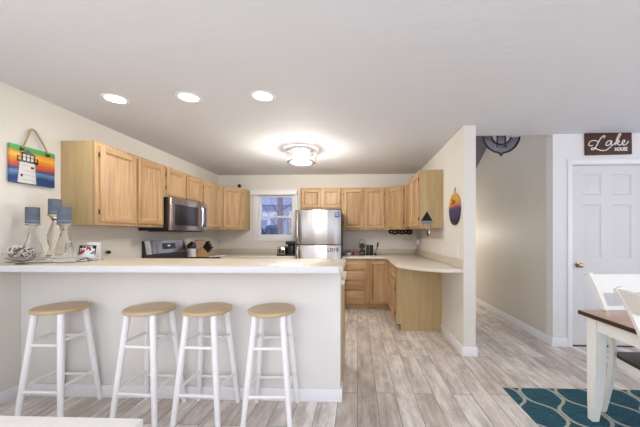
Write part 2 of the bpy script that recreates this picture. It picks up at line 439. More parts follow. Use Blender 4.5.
# window_1 : casing, sashes, glass, shade cassette
w = bpy.data.objects.new('window_1', None); COL.objects.link(w); w.location = ((wx0+wx1)/2, YB, wz0); w['kind'] = 'structure'
f = MB(); e = .072
f.box(wx0-e, wx0, YB-.018, YB, wz0-e, wz1+e, .003).box(wx1, wx1+e, YB-.018, YB, wz0-e, wz1+e, .003).box(wx0, wx1, YB-.018, YB, wz1, wz1+e, .003).box(wx0, wx1, YB-.018, YB, wz0-e, wz0, .003)
wpart('window_casing', f, M['trim'], w)
j = MB()
j.box(wx0, wx0+.02, YB, YB+.14, wz0, wz1).box(wx1-.02, wx1, YB, YB+.14, wz0, wz1).box(wx0, wx1, YB, YB+.14, wz0, wz0+.02).box(wx0, wx1, YB, YB+.14, wz1-.02, wz1)
wpart('window_frame', j, M['trim'], w)
zm = 1.635
def sash(z0, z1, y):
    q = MB(); s_ = .036; a, b = wx0+.02, wx1-.02
    q.box(a, a+s_, y, y+.035, z0, z1, .003).box(b-s_, b, y, y+.035, z0, z1, .003).box(a+s_, b-s_, y, y+.035, z0, z0+s_, .003).box(a+s_, b-s_, y, y+.035, z1-s_, z1, .003)
    o = wpart('sash', q, M['trim'], w)
    g = MB().box(a+s_, b-s_, y+.015, y+.019, z0+s_, z1-s_)
    wpart('pane', g, M['windowglass'], o)
sash(wz0+.02, zm+.018, YB+.03); sash(zm-.018, wz1-.02, YB+.07)
wpart('sash_lock', MB().box(-1.64, -1.58, YB+.02, YB+.04, zm+.018, zm+.03, .003), M['trim'], w)
tag_ = single('shade_cassette', MB().box(wx0-.125, wx1+.075, YB-.085, YB-.019, 2.045, 2.145, .008), M['white'], 'white boxed roller shade cassette across the top of the kitchen window', 'blind', ((wx0+wx1)/2, YB-.05, 2.045))

# door_1
d = bpy.data.objects.new('door_1', None); COL.objects.link(d); d.location = ((dx0+dx1)/2, YD, 0); d['kind'] = 'structure'
q = MB(); T = YD+.022; y1 = T+.036
a, b, z0, z1 = dx0+.004, dx1-.004, .012, dz-.004
px = [(a+.118, a+.335), (a+.452, a+.67)]; pz = [(.23, .83), (1.02, 1.63), (1.74, 1.98)]
xs = [a]+[v for p in px for v in p]+[b]; zs = [z0]+[v for p in pz for v in p]+[z1]
for i in range(0, 5):
    for k in range(0, 7):
        if i % 2 == 1 and k % 2 == 1:
            X0, X1, Z0, Z1 = xs[i], xs[i+1], zs[k], zs[k+1]
            q.box(X0, X1, T+.012, y1, Z0, Z1)
            t = bmesh.new(); rings = []
            for ins, dep in ((0, 0), (.012, .011), (.03, .011), (.05, .003)):
                rings.append([t.verts.new(p) for p in ((X0+ins, T+dep, Z0+ins), (X1-ins, T+dep, Z0+ins), (X1-ins, T+dep, Z1-ins), (X0+ins, T+dep, Z1-ins))])
            for A, B in zip(rings, rings[1:]):
                for m in range(4): t.faces.new([A[m], A[(m+1) % 4], B[(m+1) % 4], B[m]])
            t.faces.new(rings[-1]); q._add(t)
        else: q.box(xs[i], xs[i+1], T, y1, zs[k], zs[k+1])
wpart('door_slab', q, M['doorwhite'], d)
c = MB(); k = .052
c.box(dx0-.008-k, dx0-.008, YD-.016, YD, 0, dz+.008+k, .004).box(dx1+.008, dx1+.008+k, YD-.016, YD, 0, dz+.008+k, .004).box(dx0-.008, dx1+.008, YD-.016, YD, dz+.008, dz+.008+k, .004)
wpart('door_casing', c, M['trim'], d)
kn = MB(); km = Matrix.Translation((2.54, T, .935)) @ Matrix.Rotation(PI/2, 4, 'X')
kn.lathe([(0, 0), (.031, 0), (.031, .006), (.014, .010), (.011, .03), (.022, .036), (.029, .048), (.027, .06), (.016, .067), (0, .068)], n=20, mat=km)
wpart('door_knob', kn, M['nickel'], d)
wpart('door_latch', MB().box(dx0-.003, dx0+.004, T-.003, T+.02, .91, .98), M['nickel'], d)
wpart('threshold', MB().box(dx0, dx1, YD+.004, YD+.12, 0, .0115), M['darkgrey'], d)

# ------------------------------------------------------------------ bar counter and peninsula
bt = thing('bar_countertop', 'long cream raised bar countertop with thick white front edge on the half wall', 'countertop', (-1.4, 2.3, 1.02))
wpart('worktop', MB().prism([(XL, 2.02), (-.125, 2.02), (-.10, 2.05), (-.10, 2.63), (-.125, 2.66), (XL, 2.66)], 1.02, 1.069, 'z', .006), M['bartop'], bt)
wpart('front_edge', MB().box(XL, -.128, 2.013, 2.0205, 1.0215, 1.0645, .002), M['counteredge'], bt)
pc = thing('base_cabinet', 'light wood peninsula base cabinet behind the white half wall, its end panel facing the aisle', 'cabinet', (-1.07, 2.725, 0))
wpart('body', MB().box(-2.02, -.142, 2.425, 3.01, .10, .874).box(-2.02, -.142, 2.425, 2.94, 0, .10), M['maple'], pc)
wpart('end_panel', MB().box(-.142, -.126, 2.425, 3.012, 0, .874, .002), M['veneer'], pc)
for i in range(4):
    X0 = -2.0+.465*i; dd = MB().door((X0+.45, 3.011, .13), (-1, 0, 0), (0, 1, 0), .43, .72); wpart('door', dd, [M['maple'], M['maple_h']], pc)
single('peninsula_countertop', MB().box(-2.04, -.106, 2.425, 3.05, .876, .914, .006), M['counter'], 'lower cream countertop of the peninsula behind the raised bar', 'countertop', (-1.07, 2.73, .876))

# ------------------------------------------------------------------ bar stools
def make_stool(label):
    r = thing('bar_stool', label, 'stool', (0, 0, 0), 0, 'bar stools along the half wall')
    zs_, R = .762, .168
    s = MB(); s.lathe([(0, zs_-.034), (R-.016, zs_-.034), (R-.004, zs_-.028), (R, zs_-.018), (R-.002, zs_-.008), (R-.012, zs_-.001), (R-.03, zs_), (0, zs_)], n=40)
    s.build('seat', M['seatwood'], r)
    tp, bt_ = .094, .156
    def at(z, sx, sy): k = bt_+(tp-bt_)*z/(zs_-.03); return Vector((sx*k, sy*k, z))
    for sx in (-1, 1):
        for sy in (-1, 1):
            g = MB(); g.tube([at(0, sx, sy), at(.3, sx, sy), at(zs_-.031, sx, sy)], [.0175, .0205, .0215], 12); g.build('leg', M['white'], r)
    for z0, z1 in ((.197, .233), (.51, .54)):
        for sgn in (-1, 1):
            MB().tube([at(z0, -1, sgn), at(z0, 1, sgn)], .0105, 10).build('rung', M['white'], r)
            MB().tube([at(z1, sgn, -1), at(z1, sgn, 1)], .0105, 10).build('rung', M['white'], r)
    return r
st = make_stool('white bar stool with round wooden seat, standing nearest the left wall')
st.location = (-2.175, 2.128, 0)
for loc, rz, lb in (((-1.50, 2.122, 0), -.06, 'second white bar stool with wooden seat from the left wall'),
                    ((-1.078, 2.122, 0), -.03, 'third white bar stool with wooden seat from the left wall, close beside the second'),
                    ((-.61, 2.124, 0), .04, 'white bar stool with wooden seat nearest the open end of the bar')):
    dup(st, loc, rz, lb)

# ------------------------------------------------------------------ cabinets
WD = [M['maple'], M['maple_h']]
def cab_door(parent, o, u, n, w, h, fr=.052, name='door', hinge=None):
    dr = wpart(name, MB().door(o, u, n, w, h, fr=fr), WD, parent)
    if hinge is not None:
        U = Vector(u); N = Vector(n)
        for z in (.07, h-.11):
            p = Vector(o)+U*(w+.005 if hinge else -.005)+Vector((0, 0, z))+N*.008
            b = MB().tube([p, p+Vector((0, 0, .045))], .006, 8)
            bmesh.ops.translate(b.bm, verts=b.bm.verts[:], vec=-parent.location)
            b.build('hinge', M['hinge'], dr)
    return dr
Z0, Z1 = 1.372, 2.134
XF = -2.37
# left run
A = thing('upper_cabinet', 'pale wood two-door wall cabinet on the left wall, its plain side facing the room', 'cabinet', (XL, 3.1, Z0), 0, None)
wpart('body', MB().box(XL, XF, 2.643, 3.583, Z0, Z1, .002), M['maple'], A)
wpart('side_panel', MB().box(XL, XF-.02, 2.628, 2.642, Z0, Z1, .001), M['veneer'], A)
wpart('face_frame', MB().box(XF-.019, XF+.002, 2.626, 2.6425, Z0, Z1, .001), M['maple'], A)
cab_door(A, (XF, 2.672, Z0+.03), (0, 1, 0), (1, 0, 0), .43, Z1-Z0-.06, hinge=False)
cab_door(A, (XF, 3.15, Z0+.03), (0, 1, 0), (1, 0, 0), .41, Z1-Z0-.06, hinge=True)
B = thing('upper_cabinet', 'short wood wall cabinet with two small doors above the microwave', 'cabinet', (XL, 4.03, 1.75))
wpart('body', MB().box(XL, XF, 3.586, 4.478, 1.75, Z1, .002), M['maple'], B)
cab_door(B, (XF, 3.63, 1.775), (0, 1, 0), (1, 0, 0), .40, Z1-1.75-.05, hinge=False)
cab_door(B, (XF, 4.06, 1.775), (0, 1, 0), (1, 0, 0), .385, Z1-1.75-.05, hinge=True)
Cc = thing('upper_cabinet', 'single-door wood wall cabinet between the microwave and the angled corner cabinet', 'cabinet', (XL, 4.8, Z0))
wpart('body', MB().box(XL, XF, 4.481, 5.127, Z0, Z1, .002), M['maple'], Cc)
cab_door(Cc, (XF, 4.53, Z0+.03), (0, 1, 0), (1, 0, 0), .56, Z1-Z0-.06, hinge=False)
D = thing('upper_cabinet', 'angled corner wall cabinet left of the kitchen window', 'cabinet', (XL, YB, Z0))
wpart('body', MB().prism([(XL, 5.13), (XF, 5.13), (-2.085, 5.42), (-2.085, YB), (XL, YB)], Z0, Z1), M['maple'], D)
wpart('side_panel', MB().box(-2.084, -2.075, 5.42, YB, Z0, Z1, .001), M['veneer'], D)
dv = Vector((-2.085+2.37, .29, 0)); L = dv.length; dv.normalize(); dn = Vector((dv.y, -dv.x, 0))
p = Vector((XF, 5.13, Z0+.03))+dv*.035; cab_door(D, p, dv, dn, L-.07, Z1-Z0-.06, hinge=True)
# back run
YF = 5.42
E_ = thing('upper_cabinet', 'short wood wall cabinet with two small doors above the refrigerator', 'cabinet', (-.66, YB, 1.75))
wpart('body', MB().box(-1.035, -.292, YF, YB, 1.75, Z1, .002), M['maple'], E_)
cab_door(E_, (-1.01, YF, 1.775), (1, 0, 0), (0, -1, 0), .34, Z1-1.75-.05, hinge=False)
cab_door(E_, (-.645, YF, 1.775), (1, 0, 0), (0, -1, 0), .33, Z1-1.75-.05, hinge=True)
F_ = thing('upper_cabinet', 'tall two-door wood wall cabinet on the back wall right of the refrigerator', 'cabinet', (.1, YB, Z0))
wpart('body', MB().box(-.289, .507, YF, YB-.002, Z0, Z1, .002), M['maple'], F_)
cab_door(F_, (-.245, YF, Z0+.03), (1, 0, 0), (0, -1, 0), .345, Z1-Z0-.06, hinge=False)
cab_door(F_, (.13, YF, Z0+.03), (1, 0, 0), (0, -1, 0), .345, Z1-Z0-.06, hinge=True)
G = thing('upper_cabinet', 'angled corner wall cabinet in the right rear corner of the kitchen', 'cabinet', (XR, YB, Z0))
XG = .815
wpart('body', MB().prism([(.51, YF), (XG, 5.13), (XR-.002, 5.13), (XR-.002, YB-.002), (.51, YB-.002)], Z0, Z1), M['maple'], G)
dv = Vector((XG-.51, 5.13-YF, 0)); L = dv.length; dv.normalize(); dn = Vector((dv.y, -dv.x, 0))
p = Vector((.51, YF, Z0+.03))+dv*.03; cab_door(G, p, dv, dn, L-.06, Z1-Z0-.06, hinge=True)
Hh = thing('upper_cabinet', 'two-door wood wall cabinet on the right wall, its tan side facing the room', 'cabinet', (XR, 4.5, Z0))
wpart('body', MB().box(XG, XR, 3.976, 5.127, Z0, Z1, .002), M['maple'], Hh)
wpart('side_panel', MB().box(XG+.016, XR, 3.96, 3.975, Z0, Z1, .001), M['veneer'], Hh)
wpart('face_frame', MB().box(XG-.002, XG+.0155, 3.958, 3.9755, Z0, Z1, .001), M['maple'], Hh)
cab_door(Hh, (XG, 4.54, Z0+.03), (0, -1, 0), (-1, 0, 0), .53, Z1-Z0-.06, hinge=True)
cab_door(Hh, (XG, 5.10, Z0+.03), (0, -1, 0), (-1, 0, 0), .52, Z1-Z0-.06, hinge=False)

# base cabinets
ZT = .874
XBF = -2.08; YBF = 5.12
LB = thing('base_cabinet', 'wood base cabinet on the left wall between peninsula and range', 'cabinet', (XL, 3.3, 0))
wpart('body', MB().box(XL+.002, XBF, 3.02, 3.64, .10, ZT).box(XL+.002, XBF-.07, 3.02, 3.64, 0, .10), M['maple'], LB)
cab_door(LB, (XBF, 3.07, .13), (0, 1, 0), (1, 0, 0), .50, .70)
single('left_countertop', MB().box(XL, -2.045, 3.055, 3.64, .876, .914, .006), M['counter'], 'short cream countertop on the left wall between peninsula and range', 'countertop', (XL, 3.3, .876))
BB = thing('base_cabinet', 'wood base cabinet run under the kitchen window reaching round the left rear corner', 'cabinet', (-1.9, YB, 0))
wpart('body', MB().prism([(XL+.002, 4.52), (XBF, 4.52), (XBF, YBF), (-1.04, YBF), (-1.04, YB-.002), (XL+.002, YB-.002)], .10, ZT).prism([(XL+.002, 4.52), (XBF-.07, 4.52), (XBF-.07, YBF+.07), (-1.04, YBF+.07), (-1.04, YB-.002), (XL+.002, YB-.002)], 0, .10), M['maple'], BB)
cab_door(BB, (XBF, 4.56, .13), (0, 1, 0), (1, 0, 0), .48, .70)
cab_door(BB, (-2.0, YBF, .13), (1, 0, 0), (0, -1, 0), .45, .70); cab_door(BB, (-1.52, YBF, .13), (1, 0, 0), (0, -1, 0), .45, .70)
ct = thing('rear_countertop', 'cream countertop with low backsplash under the kitchen window', 'countertop', (-1.9, YB, .876))
wpart('worktop', MB().prism([(XL, 4.515), (-2.045, 4.515), (-2.045, 5.085), (-1.04, 5.085), (-1.04, YB), (XL, YB)], .876, .914, 'z', .005), M['counter'], ct)
wpart('backsplash', MB().box(XL, XL+.02, 4.515, YB-.02, .914, 1.015, .004).box(XL, -1.04, YB-.02, YB, .914, 1.015, .004), M['splash'], ct)

DB = thing('base_cabinet', 'wood base cabinet with four stacked drawers right of the refrigerator', 'cabinet', (-.02, YB, 0))
wpart('body', MB().box(-.25, .152, YBF, YB-.002, .10, ZT, .002), M['maple'], DB)
wpart('toe_kick', MB().box(-.25, .152, YBF+.07, YB-.002, 0, .099), M['maple_h'], DB)
for z0, z1 in ((.68, .838), (.515, .662), (.347, .497), (.112, .328)):
    dw = MB(); dw.box(-.225, .128, YBF-.018, YBF, z0, z1, .008, 1)
    dw.box(-.20, .103, YBF-.021, YBF-.012, z0+.022, z1-.022, .003, 1)
    wpart('drawer', dw, WD, DB)
DC = thing('base_cabinet', 'single-door wood base cabinet between the drawers and the right-hand corner', 'cabinet', (.4, YB, 0))
wpart('body', MB().box(.154, XR-.002, YBF, YB-.002, .10, ZT, .002), M['maple'], DC)
wpart('toe_kick', MB().box(.154, .60, YBF+.07, YB-.002, 0, .099), M['maple_h'], DC)
cab_door(DC, (.20, YBF, .112), (1, 0, 0), (0, -1, 0), .31, .72)
RB = thing('base_cabinet', 'wood base cabinet along the right wall, its tan end panel facing the room', 'cabinet', (XR, 4.5, 0))
wpart('body', MB().box(.517, XR, 4.046, YBF-.003, .10, ZT, .002), M['maple'], RB)
wpart('toe_kick', MB().box(.60, XR, 4.046, YBF-.003, 0, .099), M['maple_h'], RB)
wpart('end_panel', MB().prism([(.535, .09), (.575, .09), (.575, 0), (XR, 0), (XR, ZT), (.535, ZT)], 4.03, 4.045, 'y'), M['veneer'], RB)
wpart('face_frame', MB().box(.515, .534, 4.028, 4.0455, .085, ZT, .001), M['maple'], RB)
dw = MB(); dw.box(.498, .516, 4.10, 4.98, .665, .85, .006, 1); dw.box(.495, .505, 4.13, 4.95, .69, .825, .003, 1); wpart('drawer', dw, WD, RB)
cab_door(RB, (.517, 4.98, .125), (0, -1, 0), (-1, 0, 0), .88, .52, hinge=True)
RC = thing('corner_countertop', 'cream corner countertop with a curved overhanging front along the right wall', 'countertop', (.5, YB, .876))
crv = catmull([(.482, 3.90, 0), (.505, 3.68, 0), (.68, 3.42, 0), (.88, 3.265, 0), (XR, 3.235, 0)], 6)
poly = [(-.262, YB), (-.262, 5.085), (.415, 5.085), (.482, 5.02)]+[(v.x, v.y) for v in crv]+[(XR, YB)]
wpart('worktop', MB().prism(poly, .876, .914, 'z', .005), M['counter'], RC)
wpart('backsplash', MB().box(-.262, XR-.02, YB-.02, YB, .914, 1.015, .004).box(XR-.02, XR, 3.24, YB, .914, 1.015, .004), M['splash'], RC)

# ------------------------------------------------------------------ appliances
mw = thing('microwave', 'stainless over-the-range microwave under the short left cabinet', 'microwave', (XL, 4.05, 1.335))
y0, y1, z0, z1 = 3.592, 4.476, 1.335, 1.748
wpart('body', MB().box(XL, -2.32, y0, y1, z0, z1, .004), M['black'], mw)
wpart('door', MB().box(-2.319, -2.285, y0, y1-.16, z0+.005, z1-.002, .005), M['steeldark'], mw)
wpart('door_glass', MB().box(-2.286, -2.281, y0+.09, y1-.25, z0+.07, z1-.08, .002), M['black'], mw)
wpart('control_panel', MB().box(-2.319, -2.285, y1-.157, y1, z0+.005, z1-.002, .005), M['steeldark'], mw)
wpart('keypad', MB().box(-2.286, -2.282, y1-.14, y1-.02, z0+.06, z1-.06, .002), M['keypad'], mw)
wpart('edge_trim', MB().box(-2.3, -2.282, y0-.001, y0+.03, z0+.004, z1-.001, .003), M['chrome'], mw)
hp = [(-2.285, y1-.2, z0+.06), (-2.25, y1-.2, z0+.08), (-2.24, y1-.2, (z0+z1)/2), (-2.25, y1-.2, z1-.08), (-2.285, y1-.2, z1-.06)]
wpart('handle', MB().tube(catmull(hp, 6), .011, 10), M['chrome'], mw)
wpart('vent_grille', MB().box(-2.6, -2.34, y0+.05, y1-.05, z0-.012, z0), M['darkgrey'], mw)

rg = thing('range', 'dark stainless kitchen range with raised control panel on the left wall', 'stove', (XL, 4.06, 0))
y0, y1 = 3.70, 4.508
wpart('body', MB().box(XL+.02, -2.06, y0, y1, .02, .905, .003), M['darkgrey'], rg)
wpart('oven_door', MB().box(-2.059, -2.03, y0+.01, y1-.01, .16, .80, .006), M['steeldark'], rg)
wpart('oven_handle', MB().tube([(-2.0, y0+.06, .74), (-2.0, y1-.06, .74)], .012, 10).tube([(-2.03, y0+.08, .74), (-2.0, y0+.08, .74)], .008, 8).tube([(-2.03, y1-.08, .74), (-2.0, y1-.08, .74)], .008, 8), M['chrome'], rg)
for i in range(5):
    yy = y0+.12+i*.142; wpart('knob', MB().lathe([(0, 0), (.02, 0), (.018, .025), (0, .026)], n=14, mat=Matrix.Translation((-2.059, yy, .855)) @ Matrix.Rotation(PI/2, 4, 'Y')), M['chrome'], rg)
wpart('cooktop', MB().box(XL+.02, -2.045, y0, y1, .905, .925, .004), M['black'], rg)
for yc in (y0+.16, (y0+y1)/2, y1-.16):
    g = MB()
    for k in (-.12, -.04, .04, .12): g.box(-2.54, -2.07, yc+k-.005, yc+k+.005, .935, .947, .002)
    for xx in (-2.53, -2.3, -2.08): g.box(xx-.005, xx+.005, yc-.13, yc+.13, .925, .946, .002)
    wpart('grate', g, M['iron'], rg)
def slab(xb, zb, xt, zt, ya, yb, th):   # thin panel lying on the slanted guard face
    return MB().prism([(xb, zb), (xb+th, zb), (xt+th, zt), (xt, zt)], ya, yb, 'y')
gx = lambda z: -2.612-(z-.925)*.17
wpart('backguard', MB().prism([(XL+.002, .925), (gx(.925), .925), (gx(1.2), 1.2), (XL+.002, 1.2)], y0-.05, y1, 'y'), M['darkgrey'], rg)
wpart('control_panel', slab(gx(1.035), 1.035, gx(1.205), 1.205, y0-.05, y1, .006), M['steeldark'], rg)
wpart('end_cap', slab(gx(1.03)+.006, 1.03, gx(1.208)+.006, 1.208, y0-.055, y0+.03, .009), M['chrome'], rg)
wpart('display', slab(gx(1.085)+.006, 1.085, gx(1.168)+.006, 1.168, 3.98, 4.26, .003), M['black'], rg)
wpart('clock_digits', slab(gx(1.125)+.009, 1.125, gx(1.142)+.009, 1.142, 4.08, 4.14, .001), emit('clock_glow', '#9fc0ff', .8), rg)

fr = thing('refrigerator', 'stainless top-freezer refrigerator between window and drawer cabinet', 'refrigerator', (-.655, 5.3, 0))
fx0, fx1, fy = -1.03, -.272, 4.90
wpart('body', MB().box(fx0+.006, fx1-.006, fy+.075, YB-.03, .03, 1.68, .006), M['darkgrey'], fr)
def bow(z0, z1):
    n = 12; P = []
    for i in range(n+1):
        t = i/n; x = fx0+(fx1-fx0)*t; P.append((x, fy+.022*(2*t-1)**2+(.012 if i in (0, n) else 0)))
    return MB().prism(P+[(fx1, fy+.07), (fx0, fy+.07)], z0, z1, 'z', .004)
fd = wpart('freezer_door', bow(1.123, 1.695), M['steel'], fr); rd = wpart('refrigerator_door', bow(.07, 1.111), M['steel'], fr)
def hbar(z0, z1):
    x = fx0+.05
    return MB().tube(catmull([(x, fy+.015, z0), (x, fy-.03, z0+.03), (x, fy-.038, (z0+z1)/2), (x, fy-.03, z1-.03), (x, fy+.015, z1)], 6), .013, 10)
h1 = hbar(1.15, 1.66); bmesh.ops.translate(h1.bm, verts=h1.bm.verts[:], vec=-fr.location); h1.build('handle', M['chrome'], fd)
h1 = hbar(.55, 1.085); bmesh.ops.translate(h1.bm, verts=h1.bm.verts[:], vec=-fr.location); h1.build('handle', M['chrome'], rd)
wpart('hinge_cap', MB().box(fx1-.14, fx1-.02, fy+.03, fy+.14, 1.682, 1.71, .006), M['darkgrey'], fr)
wpart('base_grille', MB().box(fx0+.02, fx1-.02, fy+.05, fy+.075, .01, .065), M['black'], fr)
# writing and magnets on it
lv = thing('letter_magnet', 'magnet letters LOVE in black with a red V on the refrigerator door', 'magnet', (-.40, fy+.002, 1.035))
for i, (ch, m) in enumerate((('L', 'black'), ('O', 'black'), ('V', 'red'), ('E', 'black'))):
    text_mesh('letter', ch, .088, .002, M[m], lv, Matrix.Translation((-.078+i*.05, .001, 0)) @ FRONT, bold=.0028, sx=.68)['label'] = ('red letter ' if m == 'red' else 'black letter ')+ch
bm_ = thing('blue_magnet', 'small blue square magnet with white marks at the top right of the refrigerator', 'magnet', (-.335, fy+.012, 1.575))
wpart('plate', MB().box(-.375, -.295, fy+.003, fy+.012, 1.575, 1.655, .002), M['navy'], bm_)
wpart('print', MB().tube([(-.362, fy+.002, 1.622), (-.345, fy+.002, 1.634), (-.332, fy+.002, 1.62), (-.318, fy+.002, 1.634), (-.306, fy+.002, 1.622)], .004, 6).tube([(-.36, fy+.002, 1.60), (-.31, fy+.002, 1.60)], .003, 6), M['white'], bm_)

# ------------------------------------------------------------------ ceiling lamps
WARM = (1.0, .95, .87)
for i, (x, y, lb) in enumerate(((-2.06, 2.485, 'recessed round ceiling light nearest the left wall'), (-1.42, 2.478, 'recessed round ceiling light in the middle of the three'), (-.79, 2.478, 'recessed round ceiling light farthest from the left wall'))):
    t = thing('recessed_light', lb, 'ceiling light', (x, y, ZC), 0, 'recessed lights over the bar')
    MB().lathe([(.076, -.004), (.098, -.006), (.104, -.001), (.104, 0), (.074, 0), (.074, -.004)], n=36).build('trim_ring', M['white'], t)
    MB().lathe([(0, -.0035), (.075, -.0035), (.075, -.001), (0, -.001)], n=32).build('lens', M['downlight'], t)
    spot('downlight', (x, y, ZC-.03), 9, WARM)
fl = thing('flush_ceiling_lamp', 'round chrome and crystal flush ceiling lamp in the middle of the kitchen', 'ceiling light', (-.765, 4.05, ZC))
MB().lathe([(0, 0), (.19, 0), (.19, -.012), (0, -.012)], n=40).build('canopy', M['chrome'], fl)
rg2 = MB(); rg2.lathe([(.205, -.012), (.216, -.014), (.216, -.046), (.205, -.048), (.205, -.012)], n=48); rg2.build('top_ring', M['chrome'], fl)
for k in range(28):
    a = 2*PI*k/28; g = MB(); m = Matrix.Rotation(a, 4, 'Z')
    g.prism([(.203, -.05), (.213, -.05), (.190, -.165), (.180, -.165)], -.018, .018, 'y', mat=m); g.build('crystal', M['crystal'], fl)
MB().lathe([(.14, -.166), (.192, -.166), (.194, -.176), (.14, -.176), (.14, -.166)], n=48).build('bottom_ring', M['chrome'], fl)
MB().lathe([(0, -.205), (.08, -.200), (.13, -.188), (.15, -.177), (0, -.177)], n=40).build('bottom_lens', M['frost'], fl)
for k in range(4):
    a = PI/4+PI/2*k; x, y = .09*math.cos(a), .09*math.sin(a)
    MB().lathe([(0, -.012), (.012, -.012), (.012, -.04), (.024, -.06), (.028, -.085), (.02, -.11), (0, -.118)], (x, y, 0), 16).build('bulb', M['bulb'], fl)
for k in range(3):
    a = PI/6+2*PI/3*k; x, y = .197*math.cos(a), .197*math.sin(a)
    MB().tube([(x*1.05, y*1.05, -.012), (x*.97, y*.97, -.17)], .006, 8).build('strap', M['chrome'], fl)
point('flush_lamp_bulbs', (-.765, 4.05, ZC-.10), 15, WARM, .05)
point('flush_lamp_glow', (-.765, 4.05, ZC-.30), 36, WARM, .12)

# ------------------------------------------------------------------ wall things
# lighthouse plank sign on left wall
sg = thing('lighthouse_sign', 'painted plank sign of a white lighthouse at sunset hanging by rope on the left wall', 'sign', (XL+.002, 2.385, 1.692))
MB().box(.0, .022, -.172, .168, 0, .30, .003).build('board', M['sunset'], sg)
lh = MB(); X0 = .0225
lh.prism([(-.125, .005), (.012, .005), (.0, .175), (-.108, .175)], X0, X0+.004, 'x', mi=0)
lh.box(X0, X0+.005, -.128, .028, .170, .186, mi=1)
for k in range(6): lh.box(X0, X0+.004, -.125+k*.029, -.121+k*.029, .186, .212, mi=1)
lh.box(X0, X0+.005, -.128, .028, .210, .215, mi=1)
lh.box(X0, X0+.003, -.092, -.008, .186, .235, mi=0)
for k in range(4): lh.box(X0, X0+.005, -.094+k*.029, -.088+k*.029, .186, .24, mi=1)
lh.prism([(-.108, .236), (.008, .236), (-.03, .262), (-.05, .282), (-.07, .262)], X0, X0+.005, 'x', mi=1)
lh.box(X0+.003, X0+.006, -.03, -.008, .125, .142, mi=1); lh.box(X0+.003, X0+.006, -.105, -.09, .055, .075, mi=1)
for k in range(4): lh.box(X0+.003, X0+.005, -.10, .012, .03+k*.038, .033+k*.038, mi=2)
lh.build('lighthouse', [plain('painted_white', '#d2cfcd', .6), M['black'], plain('painted_grey', '#a9a6a8', .6)], sg)
for yy in (-.095, .105): MB().lathe([(0, 0), (.014, 0), (.014, .012), (.006, .016), (0, .016)], n=12, mat=Matrix.Translation((.022, yy, .272)) @ Matrix.Rotation(PI/2, 4, 'Y')).build('rope_knot', M['hinge'], sg)
MB().tube(catmull([(.03, -.095, .275), (.03, -.06, .37), (.02, -.025, .447), (.02, .0, .452), (.02, .022, .43), (.03, .07, .34), (.03, .105, .275)], 6), .0065, 8).build('hanging_rope', M['rope'], sg)
single('wall_hook', MB().lathe([(0, 0), (.012, 0), (.012, .02), (.02, .022), (.018, .032), (0, .036)], n=12, mat=Matrix.Translation((XL, 3.13, 1.095)) @ Matrix.Rotation(PI/2, 4, 'Y')), M['black'], 'tiny black peg on the left wall right of the floral tile', 'hook', (XL, 3.13, 1.095))

# round sunset plaque on the right wall
rp = thing('round_plaque', 'round painted plaque with orange sky and purple water hanging on the right wall', 'wall decoration', (XR-.003, 3.46, 1.575))
t = MB(); t.lathe([(0, 0), (.178, 0), (.182, .004), (.182, .018), (.178, .022), (0, .022)], n=44, mat=Matrix.Rotation(-PI/2, 4, 'Y')); t.build('disc', M['plaque'], rp)
t = MB(); t.prism([(-.045, .07), (.06, .055), (.075, .072), (-.04, .088)], -.026, -.0222, 'x').prism([(-.02, .09), (.05, .10), (.07, .12), (.0, .105)], -.026, -.0222, 'x'); t.build('painted_boat', M['signwood'], rp)
MB().tube([(-.011, -.03, .175), (-.004, 0, .25), (-.011, .03, .175)], .003, 6).build('hanging_cord', M['tray'], rp)
# outlets
def outlet(name, x, y, z, axis, label, grp='outlets'):
    t = thing(name, label, 'outlet', (x, y, z))
    n = -1
    if axis == 'x':
        MB().box(-.006, 0, -.036, .036, -.058, .058, .003).build('cover_plate', M['plate'], t)
        for dz in (-.022, .022): MB().box(-.009, -.0055, -.014, .014, dz-.014, dz+.014, .003).build('socket', M['trim'], t)
    return t
o1 = outlet('wall_outlet', XR, 5.45, 1.16, 'x', 'white outlet with a plugged-in adapter on the right wall near the rear corner')
MB().box(-.06, -.009, -.05, .045, -.055, .045, .006).build('plug_adapter', M['trim'], o1)
outlet('wall_outlet', XR, 3.93, 1.10, 'x', 'white wall outlet plate on the right wall above the counter, below the boat key rack')
outlet('wall_outlet', XR, 3.38, 1.10, 'x', 'white wall outlet plate nearest the front end of the right wall')

# boat key rack on the end panel of the right wall cabinet
kb = thing('key_rack', 'sailboat shaped key rack with black sails on the tan cabinet side', 'key holder', (.908, 3.96, 1.425)); kb.scale = (1.12, 1, 1.15)
MB().prism([(-.072, .03), (.072, .03), (.052, 0), (-.05, 0)], -.016, -.001, 'y', .002).build('hull', plain('weathered_blue_paint', '#7d8b90', .7), kb)
MB().prism([(-.068, .036), (-.006, .036), (-.006, .135)], -.011, -.001, 'y').build('sail', M['iron'], kb)
MB().prism([(.002, .036), (.062, .036), (.002, .14)], -.011, -.001, 'y').build('sail', M['iron'], kb)
MB().tube([(-.002, -.007, .028), (-.002, -.007, .145)], .003, 6).build('mast', M['signwood'], kb)
for x in (-.04, 0, .04): MB().tube(catmull([(x, -.014, .008), (x, -.018, -.03), (x, -.03, -.042), (x, -.04, -.03)], 5), .003, 6).build('hook', M['nickel'], kb)
ks = thing('key_bunch', 'small bunch of keys hanging from the sailboat key rack', 'keys', (.915, 3.93, 1.375))
MB().tube([(.018*math.cos(2*PI*k/14), 0, -.014+.018*math.sin(2*PI*k/14)) for k in range(14)], .002, 6, closed=True).build('key_ring', M['chrome'], ks)
MB().box(.004, .026, -.004, .002, -.085, -.03, .002).build('key', M['chrome'], ks)
MB().box(-.016, .008, -.01, -.004, -.11, -.028, .003).build('key_fob', M['tableedge'], ks)

